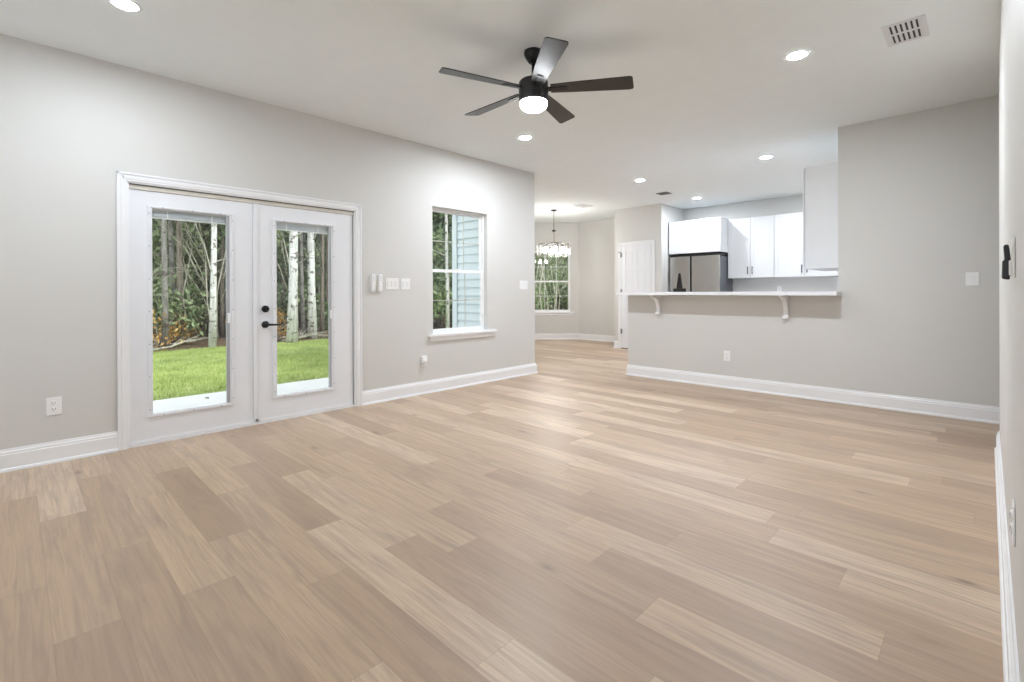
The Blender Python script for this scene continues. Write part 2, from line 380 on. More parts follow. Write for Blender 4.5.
b = MB(); b.extrude(BP2, (xr(YF), YF), (xr(4.9), 4.9), (-1, 0.0082), 0, 1); b.extrude(BP2, (xr(4.9), 4.9), (0.22, 4.9), (0, 1), -1, 0)
struct('baseboard_right', b, 'trim', 'white moulded baseboard along the near right wall')
b = MB(); b.extrude(BP, (-7.0, YK), (XP0, YK), (0, -1), 0.41, 0); b.extrude(BP, (-8.0, 8.55), (-7.0, YK), (s2, -s2), 0.41, -0.41); b.extrude(BP, (XP0, YP), (XP0, YK), (-1, 0), -1, 0)
b.extrude(BP, (XP0, YP), (-5.31, YP), (0, -1), -1, 0); b.extrude(BP, (-4.505, YP), (XP1, YP), (0, -1), 0, 1); b.extrude(BP, (-8, 6.84), (-8, 8.55), (1, 0)); b.extrude(BP, (-6.13, 5.15), (-8.0, 6.84), (0.67, 0.742))
struct('baseboard_nook', b, 'trim', 'white moulded baseboard around the nook and pantry')

# ------------------------------------------------------------------ french doors (local frame: x to the viewer's right, -y into the room)
A90 = R(90)
def casing(name, x0, x1, z1, loc, rotz, label, z0=0.0, depth=0.11, cw=CW):
    b = MB()
    for side in (0, 1):
        a = x0 - cw if side == 0 else x1; c = x0 if side == 0 else x1 + cw; o = a if side == 0 else c; sgn = 1 if side == 0 else -1
        b.box((a, -0.012, z0), (c, 0, z1 + cw)); b.box((o, -0.020, z0), (o + sgn * 0.016, 0, z1 + cw)); b.box((o + sgn * 0.026, -0.016, z0), (o + sgn * 0.048, 0, z1 + 0.037))
    b.box((x0, -0.012, z1), (x1, 0, z1 + cw)); b.box((x0 - cw, -0.020, z1 + cw - 0.016), (x1 + cw, 0, z1 + cw)); b.box((x0 - 0.03, -0.016, z1 + 0.015), (x1 + 0.03, 0, z1 + 0.037))
    b.box((x0 - 0.001, -0.001, z0), (x0 + 0.012, depth, z1)); b.box((x1 - 0.012, -0.001, z0), (x1 + 0.001, depth, z1)); b.box((x0, -0.001, z1 - 0.012), (x1, depth, z1 + 0.001))
    o = struct(name, b, 'trim', label, bevel=0.0015); return local(o, loc, rotz)
casing('trim_1', DY0, DY1, DZ, (XL, 0, 0), A90, 'white moulded casing around the patio doors')
b = MB(); b.box((DY0 + 0.012, 0.012, DZ - 0.050), (DY1 - 0.012, 0.10, DZ - 0.017))
o = struct('trim_2', b, 'weather', 'beige head stop above the patio doors'); local(o, (XL, 0, 0), A90)
b = MB(); b.box((DY1 - 0.018, 0.03, 0.022), (DY1 - 0.012, 0.1, DZ - 0.02)); b.box((DY0 + 0.012, 0.002, DZ - 0.0175), (DY1 - 0.012, 0.1, DZ - 0.0118))  # seal strips, coloured dark to stand for the shaded door gaps
o = struct('trim_3', b, 'dark', 'dark weather seal around the patio doors'); local(o, (XL, 0, 0), A90)
b = MB(); b.box((DY0 + 0.012, 0.004, 0.0), (DY1 - 0.012, 0.14, 0.018))
o = struct('trim_5', b, 'trim', 'pale threshold of the patio doors'); local(o, (XL, 0, 0), A90)

plug_me = None
def french_leaf(name, a, c, fr, gl, label, handle=False, track=True):
    """a..c leaf edges, fr/gl = lite frame and glass rectangles (x0,z0,x1,z1)"""
    global plug_me
    root = empty(name, (XL, 0, 0), A90, label, None, None, 'structure')
    z0, z1 = 0.024, DZ - 0.052; y0, y1 = 0.02, 0.064
    b = MB(); b.box((a, y0, z0), (gl[0] - 0.012, y1, z1)); b.box((gl[2] + 0.012, y0, z0), (c, y1, z1))
    b.box((gl[0] - 0.012, y0, z0), (gl[2] + 0.012, y1, gl[1] - 0.012)); b.box((gl[0] - 0.012, y0, gl[3] + 0.012), (gl[2] + 0.012, y1, z1))
    b.build('door_slab', 'door', root)
    b = MB(); b.box((a + 0.002, 0.014, 0.021), (c - 0.002, 0.020, 0.040)); b.build('door_sweep', 'trim', root)
    b = MB(); wl, wb, wr, wt = gl[0] - fr[0], gl[1] - fr[1], fr[2] - gl[2], fr[3] - gl[3]
    b.frame(fr[0], fr[1], fr[2], fr[3], wl * 0.62, 0.006, 0.022, wb=wb * 0.62, wt=wt * 0.62, wr=min(wl, wr) * 0.62)
    b.frame(fr[0] + wl * 0.62, fr[1] + wb * 0.62, fr[2] - min(wl, wr) * 0.62, fr[3] - wt * 0.62, wl * 0.38, 0.012, 0.03, wb=wb * 0.38, wt=wt * 0.38, wr=min(wl, wr) * 0.38)
    b.build('lite_frame', 'door', root, bevel=0.002)
    b = MB(); b.box((gl[0] - 0.01, 0.036, gl[1] - 0.01), (gl[2] + 0.01, 0.040, gl[3] + 0.01)); b.build('pane', 'glass', root)
    # raised blind between the panes
    bl = MB(); zt = gl[3]
    for k in range(9): bl.box((gl[0] + 0.004, 0.0415, zt - 0.012 - k * 0.0056), (gl[2] - 0.004, 0.056, zt - 0.0068 - k * 0.0056))
    bs = bl.build('blind_slats', 'slat', root); tag(bs, 'raised grey blind slats')
    b = MB(); b.box((gl[0], 0.041, zt - 0.008), (gl[2], 0.058, zt + 0.008)); b.box((gl[0] + 0.002, 0.041, zt - 0.070), (gl[2] - 0.002, 0.057, zt - 0.060)); b.build('blind_rail', 'vinyl', root)
    b = MB()
    for t in (0.2, 0.8):
        xx = gl[0] + (gl[2] - gl[0]) * t; b.box((xx - 0.005, 0.0405, zt - 0.066), (xx + 0.005, 0.0415, zt))
    b.build('ladder_tape', 'vinyl', root)
    if fr[2] - gl[2] > 0.035:
        b = MB(); b.box((gl[2] - 0.004, 0.014, gl[1]), (gl[2] + 0.026, 0.034, gl[3])); tag(b.build('operator_track', 'greyplastic', root), 'grey blind operator track')
        b = MB(); b.box((gl[2] + 0.002, 0.004, 0.90), (gl[2] + 0.020, 0.014, 0.985)); b.build('blind_slider', 'plastic', root, bevel=0.002)
    # screw covers around the lite frame
    if plug_me is None:
        p = MB(); p.lathe([(0.0045, 0.0), (0.0045, 0.004), (0.002, 0.0055)], 10, axis='Y'); t = p.build('screw_cover', 'greyplastic'); plug_me = t.data; bpy.data.objects.remove(t)
    pts = []
    for k in range(7):
        zz = fr[1] + 0.06 + (fr[3] - fr[1] - 0.12) * k / 6; pts += [(fr[0] + 0.011, zz), (fr[2] - 0.011, zz)]
    for k in range(3):
        xx = fr[0] + 0.10 + (fr[2] - fr[0] - 0.20) * k / 2; pts += [(xx, fr[1] + 0.009), (xx, fr[3] - 0.009)]
    for px, pz in pts:
        q = bpy.data.objects.new('screw_cover', plug_me); COL.objects.link(q); q.parent = root; q.location = (px, 0.0015, pz)
    if handle:
        hx = a + 0.05
        b = MB(); b.lathe([(0.031, 0.02), (0.031, 0.010), (0.027, 0.004), (0.012, 0.0), (0.011, -0.03)], 24, c=(hx, 0, 0.872), axis='Y')
        b.tube([(hx, -0.03, 0.872), (hx + 0.012, -0.043, 0.872), (hx + 0.05, -0.046, 0.870), (hx + 0.115, -0.044, 0.868)], [0.011, 0.010, 0.008, 0.008], 10)
        tag(b.build('door_handle', 'black', root), 'black lever handle')
        b = MB(); b.lathe([(0.031, 0.02), (0.031, 0.008), (0.028, 0.001), (0.012, -0.001)], 24, c=(hx, 0, 1.010), axis='Y'); b.box((hx - 0.004, -0.016, 0.992), (hx + 0.004, 0.0, 1.028))
        tag(b.build('deadbolt', 'black', root), 'black round deadbolt')
    return root
d1 = french_leaf('door_1', DY0 + 0.014, 1.445, (0.703, 0.205, 1.297, 1.822), (0.735, 0.230, 1.245, 1.802), 'left leaf of the white patio doors with a full glass lite')
b = MB(); b.box((1.447, 0.006, 0.028), (1.478, 0.05, DZ - 0.052)); b.box((1.480, 0.012, 0.028), (1.496, 0.05, DZ - 0.052)); b.build('astragal', 'door', d1, bevel=0.002)
b = MB(); b.box((1.462, -0.002, 0.028), (1.480, 0.006, 0.05)); b.build('bottom_bolt', 'nickel', d1)
french_leaf('door_2', 1.498, DY1 - 0.022, (1.610, 0.205, 2.190, 1.815), (1.645, 0.230, 2.137, 1.795), 'right leaf of the white patio doors with black lever and deadbolt', handle=True)

# ------------------------------------------------------------------ windows
def window(name, x0, x1, z0, z1, loc, rotz, label, gm, zm=1.405, y=0.075, sill=(0.07, 0.13), grid='grille'):
    root = empty(name, loc, rotz, label, None, None, 'structure')
    b = MB(); b.frame(x0, z0, x1, z1, 0.018, y - 0.012, 0.125); b.build('window_frame', 'vinyl', root, bevel=0.002)
    a, c = x0 + 0.018, x1 - 0.018
    b = MB(); b.frame(a, zm - 0.01, c, z1 - 0.018, 0.028, y + 0.018, y + 0.040, wb=0.03); us = b.build('upper_sash', 'vinyl', root, bevel=0.002)
    b = MB(); b.frame(a, z0 + 0.018, c, zm + 0.022, 0.034, y - 0.008, y + 0.016, wb=0.036, wt=0.036); ls = b.build('lower_sash', 'vinyl', root, bevel=0.002)
    b = MB(); b.box(((a + c) / 2 - 0.03, y - 0.016, zm + 0.022), ((a + c) / 2 + 0.03, y + 0.004, zm + 0.032)); b.build('sash_lock', 'vinyl', ls)
    for par, nm, za, zb, yy, ins in ((us, 'upper', zm + 0.02, z1 - 0.046, y + 0.029, 0.028), (ls, 'lower', z0 + 0.054, zm - 0.014, y + 0.004, 0.034)):
        b = MB(); b.box((a + ins - 0.004, yy - 0.002, za - 0.004), (c - ins + 0.004, yy + 0.001, zb + 0.004)); b.build('pane', gm, par)
        g = MB(); w_ = (c - a - 2 * ins) / 3
        for k in (1, 2): g.box((a + ins + w_ * k - 0.0055, yy + 0.002, za), (a + ins + w_ * k + 0.0055, yy + 0.006, zb))
        g.box((a + ins, yy + 0.002, (za + zb) / 2 - 0.0055), (c - ins, yy + 0.0062, (za + zb) / 2 + 0.0055)); g.build('grille', grid, par)
    b = MB(); b.box((x0 - sill[0], -0.045, z0 - 0.026), (x1 + sill[1], 0.0, z0 + 0.002)); b.box((x0, -0.001, z0 - 0.002), (x1, 0.064, z0 + 0.004)); b.build('window_sill', 'trim', root, bevel=0.004)
    b = MB(); b.box((x0 - sill[0] + 0.02, -0.016, z0 - 0.082), (x1 + sill[1] - 0.02, -0.0, z0 - 0.026)); b.build('sill_apron', 'trim', root, bevel=0.004)
    return root
window('window_1', WY0, WY1, WZ0, WZ1, (XL, 0, 0), A90, 'white double-hung window in the left wall looking at siding and trees', 'tealglass', sill=(0.065, 0.13))
window('window_2', NW0, NW1, WZ0, WZ1, (-8.0, 8.55, 0), R(45), 'white double-hung window in the slanted nook wall', 'glass', y=0.05, sill=(0.09, 0.09), grid='vinyl')

# ------------------------------------------------------------------ pantry door
casing('trim_4', -5.247, -4.563, 2.095, (0, YP, 0), 0.0, 'white casing around the pantry door', depth=0.02)
root = empty('door_3', (0, YP, 0), 0.0, 'white six-panel pantry door', None, None, 'structure')
b = MB(); a, c = -5.235, -4.575
b.box((a, -0.006, 0.015), (c, -0.001, 2.083))
st = 0.10; mid = (a + c) / 2; rails = [(0.015, 0.22), (0.80, 0.93), (1.58, 1.68), (1.965, 2.083)]
for q in ((a, a + st), (mid - 0.045, mid + 0.045), (c - st, c)): b.box((q[0], -0.014, 0.015), (q[1], -0.006, 2.083))
for q in rails:
    b.box((a + st, -0.014, q[0]), (mid - 0.045, -0.006, q[1])); b.box((mid + 0.045, -0.014, q[0]), (c - st, -0.006, q[1]))
for i in range(3):
    for u, v in ((a + st, mid - 0.045), (mid + 0.045, c - st)): b.box((u + 0.03, -0.011, rails[i][1] + 0.03), (v - 0.03, -0.006, rails[i + 1][0] - 0.03))
b.build('door_slab', 'door', root, bevel=0.002)
for z in (1.90, 1.155, 0.353):
    b = MB(); b.lathe([(0.009, -0.05), (0.009, 0.05)], 10, c=(a - 0.008, -0.024, z)); b.box((a - 0.008, -0.019, z - 0.045), (a + 0.02, -0.0145, z + 0.045)); hg = b.build('hinge', 'nickel', root)
    if z == 1.90:
        b = MB(); b.tube([(a - 0.008, -0.024, z + 0.05), (a - 0.06, -0.045, z + 0.055)], 0.008, 8); b.build('hinge_stop', 'nickel', hg)
b = MB(); b.lathe([(0.03, -0.014), (0.03, -0.02), (0.012, -0.03), (0.012, -0.05), (0.028, -0.06), (0.026, -0.08), (0.01, -0.086)], 20, c=(c - 0.06, 0, 0.93), axis='Y'); b.build('door_knob', 'nickel', root)
b = MB(); b.box((a, -0.02, 0.001), (c, -0.001, 0.014)); o = b.build('door_gap_seal', 'dark', root)  # dark strip painted in as the shaded gap under the door

# ------------------------------------------------------------------ wall plates
def plate(loc, rotz, gangs, label, name='light_switch', cat='light switch', wide=None, group=None):
    root = empty(name, loc, rotz, label, cat, group); W = wide or (0.075 + 0.046 * (gangs - 1))
    b = MB(); b.box((-W / 2, -0.006, -0.06), (W / 2, -0.0005, 0.06)); b.build('plate', 'plastic', root, bevel=0.003)
    for k in range(gangs):
        cx = (k - (gangs - 1) / 2) * 0.046
        if name == 'light_switch':
            b = MB(); b.box((cx - 0.016, -0.010, -0.033), (cx + 0.016, -0.006, 0.033), Matrix.Rotation(R(4), 3, 'X')); b.build('rocker', 'plastic', root, bevel=0.002)
        else:
            for z in (-0.02, 0.02):
                b = MB(); b.lathe([(0.0165, -0.006), (0.0165, -0.0095), (0.015, -0.0105)], 20, c=(cx, 0, z), axis='Y'); so = b.build('socket', 'plastic', root)
                b = MB(); b.box((cx - 0.008, -0.0112, z - 0.002), (cx - 0.0055, -0.0104, z + 0.008)); b.box((cx + 0.0055, -0.0112, z - 0.002), (cx + 0.008, -0.0104, z + 0.008)); b.box((cx - 0.002, -0.0112, z - 0.010), (cx + 0.002, -0.0104, z - 0.006)); b.build('socket_slots', 'dark', so)
    return root
plate((XL, 2.825, 1.245), A90, 3, 'white three-gang switch plate right of the two slim remotes beside the patio doors', wide=0.155)
plate((XL, 2.992, 1.243), A90, 2, 'white two-gang switch plate nearest the living room window', wide=0.118)
plate((XL, 4.905, 1.250), A90, 3, 'white switch plate near the end of the left wall before the nook', wide=0.165)
plate((-0.050, YB, 1.252), 0, 1, 'white switch plate on the tall partition', wide=0.088)
plate((XL, 0.183, 0.385), A90, 1, 'white duplex outlet low on the wall left of the patio doors', 'wall_outlet', 'outlet', wide=0.078)
plate((-2.168, YB, 0.381), 0, 1, 'white duplex outlet low on the half wall under the breakfast bar', 'wall_outlet', 'outlet')
plate((xr(2.08), 2.08, 0.455), -A90 - 0.0082, 1, 'white duplex outlet low on the near right wall', 'wall_outlet', 'outlet')
plate((-2.585, YK, 1.185), 0, 1, 'white outlet on the kitchen wall under the long upper cabinets', 'wall_outlet', 'outlet')
plate((XL, 3.232, 0.375), A90, 1, 'white outlet low on the wall under the living room window', 'wall_outlet', 'outlet')
b = MB(); b.box((3.190, -0.045, 0.345), (3.250, -0.0118, 0.425)); b.box((3.200, -0.055, 0.352), (3.240, -0.045, 0.395))
o = b.build('plug_in_adapter', 'plastic', bevel=0.005); local(o, (XL, 0, 0), A90); tag(o, 'white plug-in adapter in the outlet below the living room window', 'adapter')
def slim_remote(y, label):
    root = empty('fan_remote', (XL, y, 1.25), A90, label, 'remote', 'slim remotes beside the patio doors')
    b = MB(); b.box((-0.026, -0.022, -0.092), (0.026, -0.0005, -0.01)); b.box((-0.026, -0.008, -0.01), (0.026, -0.0005, 0.06)); b.build('wall_cradle', 'plastic', root, bevel=0.003)
    b = MB(); b.box((-0.021, -0.034, -0.080), (0.021, -0.0225, -0.01)); b.box((-0.021, -0.032, -0.0105), (0.021, -0.009, 0.092)); h_ = b.build('handset', 'plastic', root, bevel=0.004)
    b = MB()
    for z in (0.03, 0.05, 0.07): b.lathe([(0.005, -0.0321), (0.005, -0.0335)], 10, c=(0, 0, z), axis='Y')
    b.build('button_row', 'greyplastic', h_)
slim_remote(2.590, 'white slim remote in a wall cradle, closer to the patio door casing')
slim_remote(2.672, 'white slim remote in a wall cradle, closer to the switch plates')
root = empty('remote_holder', (xr(2.03), 2.03, 1.246), -A90 - 0.0082, 'white wall cradle holding a black remote on the near right wall', 'remote holder')
b = MB(); b.box((-0.035, -0.008, -0.066), (0.035, -0.0005, 0.066)); b.box((-0.030, -0.016, -0.060), (0.030, -0.008, -0.01)); b.build('wall_cradle', 'plastic', root, bevel=0.003)
root.scale = (0.88, 0.88, 0.88)
pf = [(-0.016, -0.066), (-0.0385, -0.062), (-0.037, -0.005), (-0.031, 0.003), (-0.034, 0.045), (-0.030, 0.052), (-0.018, 0.050), (-0.013, 0.0)]
b = MB(); n = len(pf); b.add([(-0.022, y * 0.84, z - 0.008) for y, z in pf] + [(0.022, y * 0.84, z - 0.008) for y, z in pf], [tuple(range(n)), tuple(reversed(range(n, 2 * n)))] + [(k, (k + 1) % n, n + (k + 1) % n, n + k) for k in range(n)])
o = b.build('black_remote', 'blackgloss', bevel=0.004); local(o, (xr(2.03), 2.03, 1.246), -A90 - 0.0082); o.scale = (0.88, 0.88, 0.88); tag(o, 'black curved remote control held in the white wall cradle', 'remote')

# ------------------------------------------------------------------ breakfast bar
BY = 5.655
b = MB(); b.box((-3.53, BY, 1.106), (XK - 0.001, 6.20, 1.146)); b.box((XK - 0.002, BY, 1.106), (-1.02, YB - 0.0015, 1.146))
tag(b.build('bar_countertop', 'counter', bevel=0.004, seg=3), 'long white quartz bar top on the half wall', 'countertop')
def corbel(x, label):
    root = empty('bar_corbel', (x, YB, 0), 0, label, 'corbel', 'corbels under the breakfast bar')
    prof = [(0, 1.105), (-0.215, 1.105), (-0.215, 1.086), (-0.190, 1.076)]
    for k in range(9):
        t = k / 8; a = R(90) * t; prof.append((-0.030 - 0.145 * (1 - math.sin(a)), 1.072 - 0.175 * (1 - math.cos(a))))
    prof += [(-0.030, 0.886), (-0.040, 0.872), (-0.034, 0.862), (0, 0.862)]
    prof = [(y, z) for y, z in prof]; n = len(prof)
    b = MB(); b.add([(-0.022, y, z) for y, z in prof] + [(0.022, y, z) for y, z in prof], [tuple(range(n)), tuple(reversed(range(n, 2 * n)))] + [(k, (k + 1) % n, n + (k + 1) % n, n + k) for k in range(n)])
    b.build('bracket', 'trim', root)
    b = MB(); b.box((-0.028, -0.058, 0.853), (0.028, -0.0005, 0.880)); b.build('foot_block', 'trim', root, bevel=0.004)
corbel(-3.035, 'white curved corbel under the bar top, nearer its free left end')
corbel(-1.53, 'white curved corbel under the bar top, nearer the tall partition')

# ------------------------------------------------------------------ kitchen cabinets and fridge
def shaker(b, x0, x1, z0, z1, y):      # door face pointing -y at y
    b.box((x0, y, z0), (x1, y + 0.012, z1)); b.frame(x0, z0, x1, z1, 0.058, y - 0.007, y)
def bar_pull(x, z0, z1, y, par):
    b = MB(); b.box((x - 0.006, y - 0.032, z0), (x + 0.006, y - 0.022, z1)); b.box((x - 0.005, y - 0.023, z0 + 0.012), (x + 0.005, y, z0 + 0.024)); b.box((x - 0.005, y - 0.023, z1 - 0.024), (x + 0.005, y, z1 - 0.012)); tag(b.build('handle', 'black', par, bevel=0.001), 'black bar pull')
def upper(name, x0, x1, z0, z1, yf, yb, label, loc=(0, 0, 0), rotz=0, pulls=True, group='white upper cabinets', crown=True):
    root = empty(name, loc, rotz, label, 'cabinet', group)
    b = MB(); b.box((x0, yf + 0.023, z0), (x1, yb, z1)); b.build('cabinet_body', 'cab', root, bevel=0.001)
    m = (x0 + x1) / 2; g = 0.0025
    for s_, (u, v) in enumerate(((x0 + g, m - g), (m + g, x1 - g))):
        d = MB(); shaker(d, u, v, z0 + g, z1 - g, yf + 0.007); do = d.build('cabinet_door', 'cab', root, bevel=0.0015)
        if pulls:
            hx = (v - 0.036) if s_ == 0 else (u + 0.036); bar_pull(hx, z0 + 0.065, z0 + 0.20, yf, do)
    return root
upper('upper_cabinet', -3.355, -2.573, 1.395, 2.478, 9.20, YK - 0.001, 'white two-door upper cabinet directly right of the fridge')
upper('upper_cabinet', -2.571, -1.640, 1.395, 2.478, 9.20, YK - 0.001, 'white two-door upper cabinet between its left neighbour and the kitchen corner')
upper('over_fridge_cabinet', -4.338, -3.385, 1.872, 2.495, 8.85, YK - 0.001, 'short deep white two-door cabinet above the fridge', pulls=False)
b = MB(); b.box((-3.384, 8.855, 1.872), (-3.357, YK - 0.001, 2.495)) ; tag(b.build('cabinet_end_panel', 'cab', bevel=0.001), 'white side panel between the over-fridge cabinet and the tall uppers', 'panel')
# side cabinet on the kitchen right wall, its end turned to the living room
c = upper('upper_cabinet', -0.90, -0.0, 1.395, 2.502, 0.0, 0.351, 'white upper cabinet seen end-on beside the tall partition', loc=(XK - 0.352, YB + 0.125, 0), rotz=-A90)

def base_run(x0, x1, n, yf, yb, label, ctlabel, loc=(0, 0, 0), rotz=0):  # unseen base cabinets and white counters, added to bounce light upward
    wd = (x1 - x0) / n
    for k in range(n):
        a, c_ = x0 + wd * k, x0 + wd * (k + 1) - 0.002; rt = empty('base_cabinet', loc, rotz, label[k], 'cabinet', 'white base cabinets')
        b = MB(); b.box((a, yf + 0.022, 0.10), (c_, yb, 0.868)); b.box((a, yf + 0.09, 0.0), (c_, yb, 0.10)); b.build('cabinet_body', 'cab', rt, bevel=0.001)
        d = MB(); shaker(d, a + 0.003, c_ - 0.003, 0.105, 0.69, yf + 0.008); do = d.build('cabinet_door', 'cab', rt, bevel=0.0015); bar_pull(c_ - 0.04, 0.52, 0.65, yf, do)
        d = MB(); shaker(d, a + 0.003, c_ - 0.003, 0.70, 0.862, yf + 0.008); d.build('drawer_front', 'cab', rt, bevel=0.0015)
    b = MB(); b.box((x0, yf - 0.02, 0.872), (x1, yb, 0.910)); o = b.build('kitchen_countertop', 'counter', bevel=0.003); local(o, loc, rotz); tag(o, ctlabel, 'countertop')
base_run(-3.355, XK - 0.002, 4, 8.93, YK - 0.002, ['white base cabinet beside the fridge', 'second white base cabinet from the fridge', 'third white base cabinet from the fridge', 'white base cabinet in the far kitchen corner'], 'white quartz counter along the far kitchen wall under the upper cabinets')
base_run(0.012, 2.40, 4, -0.62, 0.0, ['white base cabinet behind the half wall beside the tall partition', 'second white base cabinet behind the half wall from the partition', 'third white base cabinet behind the half wall from the partition', 'white base cabinet behind the free end of the half wall'], 'white quartz counter behind the half wall, lower than the bar top', loc=(XK - 0.02, YB + 0.148, 0), rotz=math.pi)
root = empty('refrigerator', (-3.85, 8.85, 0), 0, 'stainless side-by-side refrigerator with a water dispenser', 'refrigerator')
b = MB(); b.box((-0.475, 0.065, 0.02), (0.475, 0.66, 1.805)); tag(b.build('fridge_body', 'steelside', root, bevel=0.006), 'dark grey steel cabinet')
b = MB(); b.box((-0.475, -0.0, 0.06), (-0.075, 0.055, 1.815)); tag(b.build('freezer_door', 'steel', root, bevel=0.008, seg=3), 'narrow stainless freezer door')
b = MB(); b.box((-0.040, -0.0, 0.06), (0.475, 0.055, 1.815)); b.build('fridge_door', 'steel', root, bevel=0.008, seg=3)
b = MB(); b.box((-0.074, 0.02, 0.06), (-0.041, 0.06, 1.815)); tag(b.build('handle_recess', 'blackgloss', root), 'black recessed handle strip')
b = MB(); b.box((-0.475, 0.012, 1.817), (0.475, 0.62, 1.848)); tag(b.build('hinge_cover', 'blackgloss', root, bevel=0.004), 'black top hinge cover')
b = MB(); b.box((-0.40, -0.006, 0.80), (-0.15, -0.0002, 1.21)); dp = b.build('water_dispenser', 'blackgloss', root, bevel=0.003)
b = MB(); b.add([(-0.335, -0.010, 1.21), (-0.215, -0.010, 1.21), (-0.255, -0.004, 1.50), (-0.295, -0.004, 1.50), (-0.335, -0.0002, 1.21), (-0.215, -0.0002, 1.21), (-0.255, -0.0002, 1.50), (-0.295, -0.0002, 1.50)], [(0, 1, 2, 3), (4, 7, 6, 5), (0, 4, 5, 1), (1, 5, 6, 2), (2, 6, 7, 3), (3, 7, 4, 0)])
b.build('control_panel', 'blackgloss', dp)
b = MB(); b.box((-0.465, 0.03, 0.0), (0.465, 0.6, 0.055)); b.build('toe_grille', 'blackgloss', root)

# ------------------------------------------------------------------ ceiling lights, vents
def can_light(x, y, label, first=[None], m='can'):
    if first[0]: return dup(first[0], (x, y, H), label=label)
    root = empty('recessed_light', (x, y, H), 0, label, 'ceiling light', 'round recessed ceiling lights')
    b = MB(); b.lathe([(0.057, -0.001), (0.059, -0.006), (0.076, -0.006), (0.080, -0.001)], 32)
    b.f = b.f[:-2]; b.sm = b.sm[:-2]; b.build('trim_ring', 'trim', root)
    b = MB(); b.lathe([(0.056, -0.0008), (0.056, -0.004)], 32); b.build('diffuser', m, root)
    first[0] = root; return root
KF = [None]
can_light(-3.565, 0.452, 'recessed ceiling light at the top left over the patio doors', KF, 'kitchencan')
can_light(-0.935, 3.890, 'recessed ceiling light nearest the large ceiling register')
can_light(-3.553, 3.873, 'recessed ceiling light just beyond the ceiling fan, near the left wall')
can_light(-3.676, 6.565, 'recessed ceiling light above the left end of the breakfast bar', KF, 'kitchencan')
can_light(-3.656, 8.556, 'recessed ceiling light in front of the fridge cabinet', KF, 'kitchencan')
can_light(-1.925, 6.565, 'recessed ceiling light left of the end-on side cabinet', KF, 'kitchencan')
can_light(-1.78, 8.45, 'recessed ceiling light deep in the kitchen corner', KF, 'kitchencan')

root = empty('ceiling_register', (-0.345, 4.03, H), 0, 'large white ceiling register with two rows of slots', 'vent')
b = MB(); b.frame(-0.108, 0.012, 0.108, 0.348, 0.026, 0, 0.005)   # placed flat below
vs = [(x, z - 0.18, -y - 0.0005) for x, y, z in b.v]; b.v = vs; b.build('register_frame', 'ventwhite', root, bevel=0.0015)
b = MB(); b.box((-0.083, -0.143, -0.0015), (0.083, 0.143, -0.0005)); b.build('duct_shadow', 'dark', root)  # dark sheet standing for the shade inside the duct
b = MB()
for k in range(7):
    xx = -0.078 + k * 0.026; b.box((xx - 0.009, -0.142, -0.0035), (xx + 0.006, 0.142, -0.0025), Matrix.Rotation(R(-12), 3, 'Y'))
b.box((-0.083, -0.012, -0.0045), (0.083, 0.012, -0.0015)); b.build('louvre_blades', 'ventwhite', root)
def small_vent(x, y, wx, wy, m, label):
    root = empty('ceiling_vent', (x, y, H), 0, label, 'vent', 'small ceiling vents')
    b = MB(); b.box((-wx, -wy, -0.008), (wx, wy, -0.0005)); b.build('vent_frame', 'ventwhite' if m != 'ventgrey' else 'ventgrey', root, bevel=0.003)
    b = MB()
    for k in range(7): yy = -wy * 0.78 + k * wy * 0.26; b.box((-wx * 0.85, yy - wy * 0.05, -0.011), (wx * 0.85, yy + wy * 0.05, -0.0082))
    b.build('louvre_blades', m, root)
small_vent(-3.88, 7.74, 0.10, 0.10, 'ventgrey', 'grey ceiling vent in front of the pantry corner')
small_vent(-5.56, 7.73, 0.13, 0.17, 'ventwhite', 'pale ceiling vent between chandelier and pantry')

# ------------------------------------------------------------------ ceiling fan
root = empty('ceiling_fan', (-2.243, 2.535, H), 0, 'five-blade dark ceiling fan with a lit round glass light', 'ceiling fan')
b = MB(); b.lathe([(0.066, -0.0005), (0.066, -0.018), (0.058, -0.040), (0.034, -0.078), (0.020, -0.084)], 32); b.build('canopy', 'black', root)
b = MB(); b.lathe([(0.0125, -0.08), (0.0125, -0.205)], 16); b.lathe([(0.022, -0.176), (0.024, -0.205)], 16); b.build('downrod', 'black', root)
b = MB(); b.lathe([(0.02, -0.196), (0.05, -0.200), (0.092, -0.206), (0.101, -0.216), (0.103, -0.225), (0.103, -0.348), (0.099, -0.354)], 40); b.build('motor_housing', 'motor', root)
b = MB(); b.lathe([(0.094, -0.3545), (0.095, -0.378), (0.088, -0.392), (0.070, -0.405), (0.040, -0.412), (0.0, -0.415)], 40); tag(b.build('light_globe', 'fanlight', root), 'glowing white glass bowl')
def blade_mesh():
    b = MB(); out = [(0.12, 0.046), (0.30, 0.056), (0.66, 0.070), (0.683, 0.064), (0.688, 0.052), (0.672, -0.058), (0.664, -0.068), (0.650, -0.072), (0.30, -0.058), (0.12, -0.046)]
    b.prism(out, -0.0035, 0.0035); return b
bl0 = None
for k in range(5):
    a = R(-109 + 72 * k)
    if bl0 is None:
        bl0 = blade_mesh().build('fan_blade', mat('espresso_blade', (40, 37, 35), 0.37, var=0.08, scale=3), root, bevel=0.0015)
        b = MB(); b.box((0.085, -0.020, -0.009), (0.235, 0.020, -0.0037)); b.box((0.085, -0.014, -0.006), (0.125, 0.014, 0.004)); arm0 = b.build('blade_arm', 'black', bl0, bevel=0.001); bl = bl0; ar = arm0
    else:
        bl = bl0.copy(); COL.objects.link(bl); bl.parent = root; ar = arm0.copy(); COL.objects.link(ar); ar.parent = bl
    bl.location = (0, 0, -0.266)
    bl.rotation_euler = (Matrix.Rotation(a, 3, 'Z') @ Matrix.Rotation(R(-12), 3, 'X')).to_euler()

